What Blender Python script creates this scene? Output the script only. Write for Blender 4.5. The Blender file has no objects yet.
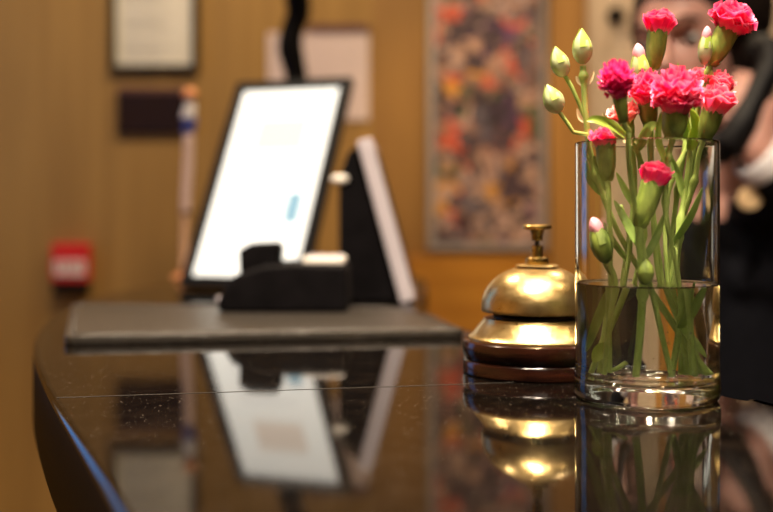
import bpy, bmesh, math, random
from mathutils import Vector, Matrix, noise
random.seed(7)
C = bpy.context.scene.collection
PI = math.pi
F = 1074.0            # focal length in pixels (50 mm on 36 mm, 773 px)
HZ = 212.0            # row of the horizon
H0 = 1.08             # height of the counter top
CH = 0.12             # eye above the counter top

def at(px, py, d):
    return Vector(((px - 386.5) / F * d, d, H0 + CH + (HZ - py) / F * d))
def on(px, py):
    d = CH * F / (py - HZ)
    return Vector(((px - 386.5) / F * d, d, H0))
def V(*a): return Vector(a)

# ------------------------------------------------------------------ materials
def mat(name, col=(0.5, 0.5, 0.5), rough=0.5, metal=0.0, **kw):
    m = bpy.data.materials.new(name); m.use_nodes = True
    b = m.node_tree.nodes['Principled BSDF']
    b.inputs['Base Color'].default_value = (*col, 1)
    b.inputs['Roughness'].default_value = rough
    b.inputs['Metallic'].default_value = metal
    for k, v in kw.items():
        b.inputs[k.replace('_', ' ')].default_value = v
    return m
def nt(m):
    return m.node_tree.nodes, m.node_tree.links, m.node_tree.nodes['Principled BSDF']
def ramp(N, stops):
    r = N.new('ShaderNodeValToRGB')
    e = r.color_ramp.elements
    while len(e) < len(stops): e.new(0.5)
    for el, (p, c) in zip(e, stops):
        el.position = p; el.color = (*c, 1)
    return r
def vary(m, c1, c2, scale=8, detail=4, stretch=(1, 1, 1), lo=0.35, hi=0.65, bump=0.0, bscale=None, coord='Object', rough=None):
    N, L, b = nt(m)
    tc = N.new('ShaderNodeTexCoord'); mp = N.new('ShaderNodeMapping')
    mp.inputs['Scale'].default_value = stretch
    L.new(tc.outputs[coord], mp.inputs['Vector'])
    n = N.new('ShaderNodeTexNoise'); n.inputs['Scale'].default_value = scale; n.inputs['Detail'].default_value = detail
    L.new(mp.outputs['Vector'], n.inputs['Vector'])
    r = ramp(N, [(lo, c1), (hi, c2)])
    L.new(n.outputs['Fac'], r.inputs['Fac']); L.new(r.outputs['Color'], b.inputs['Base Color'])
    if rough:
        q = N.new('ShaderNodeMapRange'); q.inputs['To Min'].default_value = rough[0]; q.inputs['To Max'].default_value = rough[1]
        L.new(n.outputs['Fac'], q.inputs['Value']); L.new(q.outputs['Result'], b.inputs['Roughness'])
    if bump:
        n2 = N.new('ShaderNodeTexNoise'); n2.inputs['Scale'].default_value = bscale or scale * 3
        L.new(mp.outputs['Vector'], n2.inputs['Vector'])
        bu = N.new('ShaderNodeBump'); bu.inputs['Strength'].default_value = bump; bu.inputs['Distance'].default_value = 0.002
        L.new(n2.outputs['Fac'], bu.inputs['Height']); L.new(bu.outputs['Normal'], b.inputs['Normal'])
    return m
M = {}
M['wall'] = vary(mat('wallcovering', rough=0.75), (0.27, 0.148, 0.034), (0.34, 0.194, 0.047), 5, 5, (9, 9, 0.35), bump=0.15, bscale=20)
M['dark_unseen_wall'] = vary(mat('dark_unseen_wall', rough=0.6), (0.07, 0.042, 0.022), (0.10, 0.06, 0.03), 4, 5, (6, 6, .5))  # unseen walls, made dark to weaken their reflections in the glass
M['orange_wall'] = vary(mat('amber_wall', rough=0.55), (0.24, 0.120, 0.026), (0.30, 0.155, 0.034), 3, 4, (4, 4, 0.5))
M['wood_panel'] = vary(mat('honey_wood', rough=0.4), (0.40, 0.165, 0.018), (0.50, 0.225, 0.028), 4, 6, (1, 1, 9))
M['jamb'] = vary(mat('oak_jamb', rough=0.45), (0.32, 0.155, 0.035), (0.42, 0.21, 0.05), 5, 6, (9, 9, 0.6))
M['door'] = vary(mat('beige_door', rough=0.6), (0.58, 0.45, 0.32), (0.66, 0.52, 0.38), 4, 3, (4, 4, 0.6))
M['floor'] = vary(mat('carpet', rough=0.95), (0.07, 0.04, 0.025), (0.12, 0.07, 0.04), 60, 4)
M['ceiling'] = mat('ceiling_paint', (0.72, 0.62, 0.48), 0.9)
M['black'] = mat('black_plastic', (0.004, 0.0035, 0.004), 0.5, Specular_IOR_Level=.15)
M['black_soft'] = vary(mat('black_rubber', rough=0.6, Specular_IOR_Level=.06), (0.002, 0.0016, 0.002), (0.004, 0.0033, 0.004), 40, 3)
M['silver'] = mat('silver_trim', (0.46, 0.42, 0.46), 0.4, 0.1)
M['white_plastic'] = mat('white_plastic', (0.72, 0.68, 0.62), 0.4)
M['paper'] = vary(mat('paper', rough=0.8), (0.66, 0.62, 0.50), (0.72, 0.68, 0.57), 6, 3)
M['lilac_paper'] = vary(mat('lilac_paper', rough=0.8), (0.60, 0.48, 0.46), (0.66, 0.54, 0.51), 6, 3)
M['dark_frame'] = mat('dark_frame', (0.014, 0.009, 0.005), 0.5, Specular_IOR_Level=.2)
M['maroon'] = mat('maroon_strip', (0.10, 0.035, 0.03), 0.6)
M['plaque'] = vary(mat('plaque', rough=0.5, Specular_IOR_Level=.1), (0.022, 0.010, 0.007), (0.016, 0.010, 0.016), 4, 2)
M['red'] = mat('red_plastic', (0.62, 0.015, 0.02), 0.35)
M['darkbox'] = mat('near_black_block', (0.012, 0.007, 0.004), 0.6, Specular_IOR_Level=.1)
M['text'] = mat('grey_print', (0.32, 0.30, 0.27), 0.8)
M['red_text'] = mat('red_print', (0.55, 0.08, 0.07), 0.6)
M['skin'] = vary(mat('skin', rough=0.5), (0.46, 0.235, 0.185), (0.52, 0.275, 0.22), 12, 3)
M['skin'].node_tree.nodes['Principled BSDF'].inputs['Subsurface Weight'].default_value = 0.08
M['suit'] = vary(mat('navy_suit', rough=0.85, Specular_IOR_Level=.12), (0.0015, 0.0018, 0.0034), (0.0032, 0.0034, 0.006), 90, 3)
M['shirt'] = mat('white_shirt', (0.66, 0.64, 0.66), 0.8)
M['hair'] = vary(mat('black_hair', rough=0.5, Specular_IOR_Level=.25), (0.006, 0.004, 0.004), (0.016, 0.010, 0.008), 30, 4)
M['eye'] = mat('eye', (0.05, 0.04, 0.05), 0.2)
M['eye_white'] = mat('eye_white', (0.30, 0.27, 0.25), 0.4)
M['lip'] = mat('lip', (0.32, 0.11, 0.10), 0.45)
M['gold'] = mat('gold_badge', (0.82, 0.58, 0.32), 0.45, 0.3)
M['copper'] = mat('orange_finial', (0.62, 0.25, 0.10), 0.4, 0.1)
M['pole'] = mat('pale_pole', (0.62, 0.38, 0.24), 0.45)
M['flag_white'] = mat('flag_white', (0.62, 0.60, 0.62), 0.8)
M['flag_blue'] = mat('flag_blue', (0.04, 0.055, 0.26), 0.7)
M['lamp_metal'] = mat('lamp_trim', (0.5, 0.45, 0.38), 0.3, 0.8)
M['grout'] = mat('dark_joint', (0.018, 0.015, 0.012), 0.5)

def emit(name, col, s):
    m = mat(name, (0, 0, 0), 0.5)
    b = m.node_tree.nodes['Principled BSDF']
    b.inputs['Emission Color'].default_value = (*col, 1); b.inputs['Emission Strength'].default_value = s
    return m
M['bulb'] = emit('warm_bulb', (1.0, 0.78, 0.52), 40)
M['screen'] = emit('lit_page', (1.0, 0.93, 0.80), 1.75)
M['screen_peach'] = emit('lit_peach', (1.0, 0.80, 0.62), 1.42)
M['screen_blue'] = emit('lit_blue', (0.38, 0.66, 0.76), 0.95)
M['screen_grey'] = emit('lit_grey', (1.0, 0.92, 0.82), 1.25)
M['daylight'] = emit('daylight_pane', (0.15, 0.42, 1.0), 1.5)

# polished stone of the counter: near-black, fine speckle and dust
def stone(name, dust):
    m = mat(name, (0.012, 0.009, 0.007), 0.05)
    N, L, b = nt(m)
    b.inputs['IOR'].default_value = 1.28
    tc = N.new('ShaderNodeTexCoord')
    n = N.new('ShaderNodeTexNoise'); n.inputs['Scale'].default_value = 55; n.inputs['Detail'].default_value = 6
    L.new(tc.outputs['Object'], n.inputs['Vector'])
    r = ramp(N, [(0.45, (0.0015, 0.0011, 0.0009)), (0.75, (0.0050, 0.0034, 0.0024))])
    L.new(n.outputs['Fac'], r.inputs['Fac'])
    v = N.new('ShaderNodeTexVoronoi'); v.inputs['Scale'].default_value = 620; v.feature = 'F1'
    L.new(tc.outputs['Object'], v.inputs['Vector'])
    sz = N.new('ShaderNodeMath'); sz.operation = 'MULTIPLY'
    sep = N.new('ShaderNodeSeparateColor'); L.new(v.outputs['Color'], sep.inputs['Color'])
    pw = N.new('ShaderNodeMath'); pw.operation = 'POWER'; pw.inputs[1].default_value = 9
    L.new(sep.outputs['Red'], pw.inputs[0])
    L.new(pw.outputs[0], sz.inputs[0]); sz.inputs[1].default_value = 0.32
    lt = N.new('ShaderNodeMath'); lt.operation = 'LESS_THAN'
    L.new(v.outputs['Distance'], lt.inputs[0]); L.new(sz.outputs[0], lt.inputs[1])
    mx = N.new('ShaderNodeMix'); mx.data_type = 'RGBA'
    L.new(lt.outputs[0], mx.inputs[0]); L.new(r.outputs['Color'], mx.inputs[6])
    mx.inputs[7].default_value = (0.12 * dust, 0.095 * dust, 0.068 * dust, 1)
    L.new(mx.outputs[2], b.inputs['Base Color'])
    q = N.new('ShaderNodeMapRange'); q.inputs['To Min'].default_value = 0.045; q.inputs['To Max'].default_value = 0.6
    L.new(lt.outputs[0], q.inputs['Value']); L.new(q.outputs['Result'], b.inputs['Roughness'])
    return m
M['stone'] = stone('polished_stone', 0.6)
M['stone_far'] = stone('polished_stone_dusty', 1.0)
M['fascia'] = mat('counter_edge', (0.006, 0.005, 0.006), 0.4, Specular_IOR_Level=.01)
M['cabinet'] = vary(mat('counter_front', rough=0.5), (0.30, 0.17, 0.065), (0.38, 0.22, 0.09), 4, 6, (9, 9, 0.5))
M['mat_leather'] = vary(mat('mat_leather', rough=0.37), (0.012, 0.010, 0.008), (0.026, 0.021, 0.0165), 260, 5, bump=0.5, bscale=420)

# brass, tarnished
def brass(name, c1, c2, r0, r1, sc):
    m = mat(name, c1, r0, 1.0)
    vary(m, c1, c2, sc, 6, (1, 1, 1.6), 0.3, 0.75, bump=0.12, bscale=160, rough=(r0, r1))
    return m
M['brass'] = brass('aged_brass', (0.56, 0.39, 0.145), (0.80, 0.60, 0.28), 0.23, 0.36, 75)
M['brass_dark'] = brass('dark_brass', (0.38, 0.24, 0.07), (0.62, 0.43, 0.14), 0.20, 0.34, 60)
M['bell_wood'] = vary(mat('lacquered_wood', rough=0.17, Specular_IOR_Level=.35), (0.004, 0.0013, 0.001), (0.024, 0.0065, 0.003), 30, 6, (1, 1, 9), 0.35, 0.75)
M['bell_wood'].node_tree.nodes['Principled BSDF'].inputs['Coat Weight'].default_value = 0.15
M['dark_iron'] = mat('dark_iron', (0.02, 0.016, 0.012), 0.5, 0.5)

def glass(name, ior, col=(1, 1, 1), rough=0.0):
    m = bpy.data.materials.new(name); m.use_nodes = True
    N, L = m.node_tree.nodes, m.node_tree.links
    N.remove(N['Principled BSDF'])
    g = N.new('ShaderNodeBsdfGlass'); g.inputs['IOR'].default_value = ior
    g.inputs['Color'].default_value = (*col, 1); g.inputs['Roughness'].default_value = rough
    L.new(g.outputs[0], N['Material Output'].inputs['Surface'])
    return m
M['glass'] = glass('clear_glass', 1.47, (0.985, 0.995, 0.99))
M['water'] = glass('water', 1.33, (0.985, 0.99, 0.985))

def leafy(name, c1, c2, scale=60, trans=0.25, rough=0.45, stretch=(1, 1, 0.4)):
    m = vary(mat(name, rough=rough), c1, c2, scale, 4, stretch, 0.3, 0.7)
    N, L, b = nt(m)
    t = N.new('ShaderNodeBsdfTranslucent'); mx = N.new('ShaderNodeMixShader'); mx.inputs[0].default_value = trans
    src = b.inputs['Base Color'].links[0].from_socket
    L.new(src, t.inputs['Color'])
    L.new(b.outputs[0], mx.inputs[1]); L.new(t.outputs[0], mx.inputs[2])
    L.new(mx.outputs[0], N['Material Output'].inputs['Surface'])
    return m
M['stem'] = leafy('stem_green', (0.22, 0.32, 0.05), (0.48, 0.58, 0.16), 90, 0.18)
M['calyx'] = leafy('calyx_green', (0.055, 0.10, 0.010), (0.34, 0.42, 0.075), 110, 0.14, 0.45, (1, 1, .3))
M['leaf'] = leafy('leaf_green', (0.16, 0.27, 0.04), (0.40, 0.52, 0.13), 50, 0.3)
M['bright_leaf'] = leafy('lime_leaf', (0.30, 0.42, 0.05), (0.48, 0.58, 0.11), 50, 0.35)
M['bud'] = leafy('pale_bud', (0.34, 0.41, 0.16), (0.56, 0.60, 0.34), 120, 0.2)
M['husk'] = leafy('tan_husk', (0.52, 0.42, 0.20), (0.70, 0.58, 0.34), 90, 0.2)

def petal_mat(name, base, mid, tip, trans=0.3):
    m = mat(name, mid, 0.42)
    N, L, b = nt(m)
    a = N.new('ShaderNodeAttribute'); a.attribute_name = 't'
    tc = N.new('ShaderNodeTexCoord')
    n = N.new('ShaderNodeTexNoise'); n.inputs['Scale'].default_value = 220; n.inputs['Detail'].default_value = 3
    L.new(tc.outputs['Object'], n.inputs['Vector'])
    ad = N.new('ShaderNodeMath'); ad.operation = 'MULTIPLY_ADD'; ad.inputs[1].default_value = 0.28; 
    L.new(n.outputs['Fac'], ad.inputs[0])
    sb = N.new('ShaderNodeMath'); sb.operation = 'SUBTRACT'; sb.inputs[1].default_value = 0.14
    L.new(a.outputs['Fac'], sb.inputs[0]); L.new(sb.outputs[0], ad.inputs[2])
    r = ramp(N, [(0.0, base), (0.40, mid), (0.80, mid), (1.0, tip)])
    L.new(ad.outputs[0], r.inputs['Fac']); L.new(r.outputs['Color'], b.inputs['Base Color'])
    t = N.new('ShaderNodeBsdfTranslucent'); mx = N.new('ShaderNodeMixShader'); mx.inputs[0].default_value = trans
    L.new(r.outputs['Color'], t.inputs['Color'])
    L.new(b.outputs[0], mx.inputs[1]); L.new(t.outputs[0], mx.inputs[2])
    L.new(mx.outputs[0], N['Material Output'].inputs['Surface'])
    return m
M['pink'] = petal_mat('hot_pink_petal', (0.88, 0.28, 0.30), (0.95, 0.014, 0.170), (1.0, 0.30, 0.47))
M['deep_pink'] = petal_mat('deep_pink_petal', (0.60, 0.02, 0.10), (0.82, 0.010, 0.19), (0.95, 0.12, 0.38))
M['soft_pink'] = petal_mat('soft_pink_petal', (0.88, 0.45, 0.42), (0.96, 0.07, 0.19), (1.0, 0.46, 0.53))
M['pale_pink'] = petal_mat('pale_pink_petal', (0.80, 0.62, 0.40), (0.97, 0.28, 0.28), (1.0, 0.58, 0.55))
M['bud_pink'] = petal_mat('bud_tip_petal', (0.75, 0.72, 0.45), (0.92, 0.42, 0.50), (0.98, 0.80, 0.80))

# ------------------------------------------------------------------ mesh helpers
class MB:
    def __init__(s): s.v = []; s.f = []; s.t = []
    def add(s, vs, fs, ts=None):
        o = len(s.v); s.v += [Vector(p) for p in vs]; s.f += [[i + o for i in f] for f in fs]
        s.t += list(ts) if ts else [0.0] * len(vs)
        return s
    def grid(s, rows, ts=None, wrap=False):
        n = len(rows[0]); fs = []
        for i in range(len(rows) - 1):
            for j in range(n if wrap else n - 1):
                k = (j + 1) % n
                fs.append((i * n + j, i * n + k, (i + 1) * n + k, (i + 1) * n + j))
        return s.add([p for r in rows for p in r], fs, [x for r in ts for x in r] if ts else None)
    def lathe(s, prof, n=64, c=(0, 0, 0), closed=False):
        c = Vector(c); o = len(s.v); ids = []
        for r, z in prof:
            if abs(r) < 1e-7:
                s.v.append(c + V(0, 0, z)); s.t.append(0); ids.append([len(s.v) - 1] * n)
            else:
                row = []
                for k in range(n):
                    a = 2 * PI * k / n
                    s.v.append(c + V(r * math.cos(a), r * math.sin(a), z)); s.t.append(0); row.append(len(s.v) - 1)
                ids.append(row)
        pairs = list(zip(ids, ids[1:])) + ([(ids[-1], ids[0])] if closed else [])
        for a, b in pairs:
            for k in range(n):
                q = [a[k], a[(k + 1) % n], b[(k + 1) % n], b[k]]
                q2 = []
                for x in q:
                    if x not in q2: q2.append(x)
                if len(q2) > 2: s.f.append(q2)
        return s
    def tube(s, pts, rad, n=10, flat=1.0, cap=True):
        pts = [Vector(p) for p in pts]; rows = []
        m = len(pts); rad = rad if isinstance(rad, (list, tuple)) else [rad] * m
        up = None
        for i, p in enumerate(pts):
            d = (pts[min(i + 1, m - 1)] - pts[max(i - 1, 0)]).normalized()
            if up is None:
                up = d.cross(V(0.13, -1, 0.07)).normalized()
            up = (up - d * up.dot(d)).normalized(); b = d.cross(up)
            rows.append([p + (up * math.cos(2 * PI * k / n) + b * math.sin(2 * PI * k / n) * flat) * rad[i] for k in range(n)])
        o = len(s.v); s.grid(rows, None, True)
        if cap:
            s.f.append([o + k for k in range(n)][::-1]); s.f.append([o + (m - 1) * n + k for k in range(n)])
        return s
    def box(s, lo, hi):
        (a, b, c), (d, e, f) = lo, hi
        return s.add([(a, b, c), (d, b, c), (d, e, c), (a, e, c), (a, b, f), (d, b, f), (d, e, f), (a, e, f)],
                     [(0, 3, 2, 1), (4, 5, 6, 7), (0, 1, 5, 4), (1, 2, 6, 5), (2, 3, 7, 6), (3, 0, 4, 7)])
    def prism(s, poly, axis0, axis1, axis2, o, depth):
        n = len(poly); o = Vector(o); a0, a1, a2 = Vector(axis0), Vector(axis1), Vector(axis2)
        vs = [o + a0 * x + a1 * y for x, y in poly] + [o + a0 * x + a1 * y + a2 * depth for x, y in poly]
        fs = [list(range(n))[::-1], list(range(n, 2 * n))] + [(i, (i + 1) % n, n + (i + 1) % n, n + i) for i in range(n)]
        return s.add(vs, fs)
    def ell(s, c, r, n=20, m=14, R=None):
        c = Vector(c); rows = []
        for i in range(m + 1):
            th = PI * i / m; th = min(max(th, 0.02), PI - 0.02)
            row = []
            for k in range(n):
                p = V(r[0] * math.sin(th) * math.cos(2 * PI * k / n), r[1] * math.sin(th) * math.sin(2 * PI * k / n), -r[2] * math.cos(th))
                row.append(c + (R @ p if R else p))
            rows.append(row)
        o = len(s.v); s.grid(rows, None, True)
        s.f.append([o + k for k in range(n)][::-1]); s.f.append([o + m * n + k for k in range(n)])
        return s
    def build(s, name, material, parent=None, smooth=False, bevel=0.0, seg=2, auto=None, origin=None, attr=False):
        me = bpy.data.meshes.new(name)
        og = Vector(origin) if origin is not None else (parent_world(parent) if parent else V(0, 0, 0))
        me.from_pydata([tuple(p - og) for p in s.v], [], s.f); me.update()
        bm = bmesh.new(); bm.from_mesh(me)
        if not attr: bmesh.ops.recalc_face_normals(bm, faces=bm.faces)
        if bevel:
            bmesh.ops.bevel(bm, geom=[e for e in bm.edges if len(e.link_faces) == 2 and e.calc_face_angle(0) > 0.5] , offset=bevel, segments=seg, affect='EDGES', profile=0.6)
        bm.to_mesh(me); bm.free()
        if attr:
            a = me.attributes.new('t', 'FLOAT', 'POINT')
            for i, x in enumerate(s.t): a.data[i].value = x
        o = bpy.data.objects.new(name, me); C.objects.link(o)
        me.materials.append(M[material] if isinstance(material, str) else material)
        if smooth or auto:
            for p in me.polygons: p.use_smooth = True
            if auto:
                bm = bmesh.new(); bm.from_mesh(me)
                for e in bm.edges:
                    if len(e.link_faces) == 2 and e.calc_face_angle(0) > auto: e.smooth = False
                bm.to_mesh(me); bm.free()
        if parent: o.parent = parent
        o.location = og - (parent_world(parent) if parent else V(0, 0, 0))
        return o
def parent_world(o):
    p = V(0, 0, 0)
    while o: p = p + o.location; o = o.parent
    return p
def thing(name, label, cat, loc, group=None):
    o = bpy.data.objects.new(name, None); C.objects.link(o); o.location = loc; o.empty_display_size = 0.02
    return tag(o, label, cat, group)
def tag(o, label, cat, group=None):
    o['label'] = label; o['category'] = cat
    if group: o['group'] = group
    return o
def struct(o): o['kind'] = 'structure'; return o
def spline(pts, n=8):
    pts = [Vector(p) for p in pts]; out = []
    for i in range(len(pts) - 1):
        p0 = pts[max(i - 1, 0)]; p1 = pts[i]; p2 = pts[i + 1]; p3 = pts[min(i + 2, len(pts) - 1)]
        for k in range(n):
            t = k / n
            out.append(0.5 * ((2 * p1) + (p2 - p0) * t + (2 * p0 - 5 * p1 + 4 * p2 - p3) * t * t + (3 * p1 - p0 - 3 * p2 + p3) * t ** 3))
    out.append(pts[-1]); return out
def frame(d):
    d = Vector(d).normalized(); a = d.cross(V(0.2, -0.9, 0.35)).normalized(); b = d.cross(a)
    return a, b, d

# ------------------------------------------------------------------ room
YB = 2.7
K = YB / F
def wx(px): return (px - 386.5) * K
def wz(py): return H0 + CH + (HZ - py) * K
XL, XR, YF, ZC = -1.35, 2.6, -2.4, 2.75
struct(MB().box((XL - .1, YF - .1, -.1), (XR + .1, YB + .1, 0)).build('floor', 'floor'))
struct(MB().box((XL - .1, YF - .1, ZC), (XR + .1, YB + .1, ZC + .1)).build('ceiling', 'ceiling'))
xs = wx(372)
struct(MB().box((XL - .1, YB, 0), (xs, YB + .1, ZC)).build('wall_back_left', 'wall'))
struct(MB().box((xs, YB, 0), (XR + .1, YB + .1, ZC)).build('wall_back_right', 'orange_wall'))
struct(MB().box((XR, YF, 0), (XR + .1, YB, ZC)).build('wall_right', 'dark_unseen_wall'))
struct(MB().box((XL - .1, YF - .1, 0), (XR + .1, YF, ZC)).build('wall_front', 'dark_unseen_wall'))
# left wall with its window opening
wy0, wy1, wz0, wz1 = 1.70, 2.45, 1.05, 2.25
mb = MB()
mb.box((XL - .1, YF, 0), (XL, wy0, ZC)); mb.box((XL - .1, wy1, 0), (XL, YB, ZC))
mb.box((XL - .1, wy0, 0), (XL, wy1, wz0)); mb.box((XL - .1, wy0, wz1), (XL, wy1, ZC))
struct(mb.build('wall_left', 'wall'))
mb = MB()
for a in (wy0, (wy0 + wy1) / 2 - .02, wy1 - .04): mb.box((XL - .07, a, wz0), (XL - .02, a + .04, wz1))
for a in (wz0, wz1 - .04): mb.box((XL - .07, wy0 + .001, a), (XL - .021, wy1 - .001, a + .04))
wf = struct(mb.build('window_1', 'white_plastic'))
pane = struct(MB().box((XL - .06, wy0 + .01, wz0 + .01), (XL - .05, wy1 - .01, wz1 - .01)).build('window_pane', 'daylight', wf))
# honey wood panelling under the picture
struct(MB().box((xs + .005, YB - .02, 0), (wx(546), YB, wz(256))).build('trim_1', 'wood_panel', bevel=.003))
# door with oak jamb, beige leaf
dj = struct(MB().box((wx(548), YB - .05, 0), (wx(583), YB, 2.3)).build('door_1', 'jamb', bevel=.004))
leaf = MB()
leaf.box((wx(583), YB - .03, .01), (wx(583) + .64, YB, 2.2))
for z0, z1 in ((.2, .95), (1.15, 2.0)):
    for x0, x1 in ((wx(583) + .11, wx(583) + .53),):
        leaf.box((x0, YB - .038, z0), (x1, YB - .029, z1))
struct(leaf.build('door_leaf', 'door', dj, bevel=.004))
MB().tube([(wx(583) + .59, YB - .03, 1.0), (wx(583) + .59, YB - .08, 1.0), (wx(583) + .50, YB - .085, 1.0)], .009).build('door_handle', 'brass_dark', dj, True)
struct(MB().box((XL, YB - .015, 0), (xs, YB, .1)).build('baseboard_back', 'jamb', bevel=.003))

# ------------------------------------------------------------------ ceiling lamps
def lamp(x, y, r, L_, label, col=(1.0, 0.80, 0.56), recessed=False):
    t = thing('ceiling_light', label, 'lamp', (x, y, ZC), 'round ceiling downlights')
    MB().lathe([(r + .02, -.001), (r + .022, -.012), (r, -.014), (r - .004, -.004)], 32, (x, y, ZC), True).build('trim_ring', 'lamp_metal', t, True)
    MB().lathe([(0, -.005), (r - .002, -.004), (r - .002, -.002), (0, -.002)], 32, (x, y, ZC)).build('diffuser', emit('bulb_glow', col, 5), t, True)
    l = bpy.data.lights.new('bulb', 'AREA'); l.shape = 'DISK'; l.size = 2 * r * .95; l.color = col
    l.energy = L_ * PI * PI * (r * .95) ** 2
    o = bpy.data.objects.new('bulb', l); C.objects.link(o); o.parent = t; o.location = (0, 0, -.010)
    if recessed: l.spread = math.radians(105)           # recessed downlight: a cone, not a flood
    return t
lamp(0.085, 0.50, .095, 590, 'round warm downlight in the ceiling directly over the bell and the vase', (1.0, .82, .62), True)
lamp(-0.30, 0.20, .12, 150, 'round warm downlight in the ceiling on the left, nearest the counter edge', (1.0, .82, .62), True)
lamp(0.75, -0.45, .12, 130, 'round warm downlight in the ceiling on the right, behind the camera', recessed=True)
lamp(1.10, 0.75, .08, 70, 'round warm downlight in the ceiling above the clerk')
lamp(-0.55, 1.75, .08, 350, 'round warm downlight in the ceiling near the left back wall')
lamp(0.20, 1.75, .08, 250, 'round amber downlight in the ceiling near the picture', (1.0, .70, .38))
lamp(0.85, 2.1, .07, 230, 'round warm downlight in the ceiling near the door')
t = thing('added_fill_panel', 'wide square fill panel added in the ceiling behind the camera for soft ambient light', 'lamp', (.3, -1.3, ZC))  # unseen fill light, added to raise the ambient level
MB().box((-.45, -2.0, ZC - .02), (1.05, -.7, ZC)).build('housing', 'lamp_metal', t, bevel=.003)
MB().box((-.42, -1.97, ZC - .024), (1.02, -.73, ZC - .019)).build('diffuser', emit('panel_glow', (1.0, .86, .70), 3.2), t)
# small picture spot washing the wood panel
def spot(name, loc, target, e, size, col, r=.03):
    l = bpy.data.lights.new(name, 'SPOT'); l.energy = e; l.color = col; l.spot_size = math.radians(size); l.spot_blend = .7; l.shadow_soft_size = r
    o = bpy.data.objects.new(name, l); C.objects.link(o); o.location = loc
    o.rotation_euler = (Vector(target) - Vector(loc)).to_track_quat('-Z', 'Y').to_euler()
    return o
spot('spot_lamp', (.30, 2.05, 2.6), (.16, 2.7, .98), 55, 34, (1.0, .70, .36))

# ------------------------------------------------------------------ counter
left = [(.13, -.28), (.06, -.02), (-.02, .2), (-.107, .43), (-.237, .745), (-.331, 1.007), (-.390, 1.25), (-.412, 1.46), (-.40, 1.66), (-.352, 1.83), (-.255, 1.95), (-.12, 2.0), (.0, 2.01)]
right = [(.06, 1.98), (.07, 1.85), (.055, 1.6), (.045, 1.40), (.06, 1.24), (.097, 1.048), (.219, .712), (.242, .671), (.34, .40), (.42, .15), (.50, -.1), (.56, -.28)]
def sm(pts): return [(p.x, p.y) for p in spline([V(a, b, 0) for a, b in pts], 6)]
outline = sm(left) + sm(right)
YS = CH * F / (388 - HZ)     # where the two slabs meet
def clip(poly, y, keep_far):
    out = []
    for (ax, ay), (bx, by) in zip(poly, poly[1:] + poly[:1]):
        ia, ib = (ay > y) == keep_far, (by > y) == keep_far
        if ia: out.append((ax, ay))
        if ia != ib:
            k = (y - ay) / (by - ay); out.append((ax + (bx - ax) * k, y))
    return out
def inset(poly, d):
    n = len(poly); out = []
    area = sum(a[0] * b[1] - b[0] * a[1] for a, b in zip(poly, poly[1:] + poly[:1]))
    sg = 1 if area > 0 else -1
    for i in range(n):
        a, b, c = poly[i - 1], poly[i], poly[(i + 1) % n]
        t = Vector((c[0] - a[0], c[1] - a[1])).normalized()
        out.append((b[0] - sg * t.y * d, b[1] + sg * t.x * d))
    return out
counter = thing('reception_counter', 'long black polished stone reception counter with a rounded left end', 'counter', (0, .9, 0))
TH = .070
def slab(name, poly, m, bev=.0045):
    # rounded top and bottom arris on the outer edge
    rings = []
    for dz, ins in ((-TH, .006), (-TH + .003, .0015), (-TH + .006, 0), (-bev, 0), (-bev * .6, bev * .15), (-bev * .25, bev * .5), (0, bev)):
        rings.append([V(x, y, H0 + dz) for x, y in inset(outline, ins)])
    mb = MB()
    n = len(outline); mb.grid(rings, None, True)
    mb.f.append(list(range(n))[::-1]); k = (len(rings) - 1) * n; mb.f.append([k + i for i in range(n)])
    return mb, rings
mb, rings = slab('worktop', outline, 'stone')
wt = mb.build('worktop', 'stone', counter, smooth=True)
wt.data.materials.append(M['fascia'])
for p in wt.data.polygons:
    if len(p.vertices) > 4: p.use_smooth = False
    if p.center.z + wt.location.z + counter.location.z < H0 - .005: p.material_index = 1
jn = clip(outline, YS, True)
ja, jb = on(50, 398), on(470, 384)
jd = (jb - ja).normalized(); jx = V(-jd.y, jd.x, 0)
ja = ja + jd * .004; jb = ja + jd * ((.170 - ja.x) / jd.x)
MB().add([ja - jx * .0005, jb - jx * .0005, jb + jx * .0005, ja + jx * .0005, ja - jx * .0005 + V(0, 0, .0002), jb - jx * .0005 + V(0, 0, .0002), jb + jx * .0005 + V(0, 0, .0002), ja + jx * .0005 + V(0, 0, .0002)],
         [(0, 3, 2, 1), (4, 5, 6, 7), (0, 1, 5, 4), (1, 2, 6, 5), (2, 3, 7, 6), (3, 0, 4, 7)]).build('joint_line', 'grout', counter)
ins = inset(outline, .11)
# coarse body under the slab, set well back
body = [(.16, -.2), (.02, .35), (-.15, .80), (-.25, 1.2), (-.27, 1.5), (-.23, 1.74), (-.1, 1.86), (.0, 1.88), (0, 1.6), (-.02, 1.2), (.02, 1.05), (.14, .7), (.3, .3), (.47, -.2)]
MB().prism(body, (1, 0, 0), (0, 1, 0), (0, 0, 1), (0, 0, 0), H0 - TH).build('counter_body', 'cabinet', counter)

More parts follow.
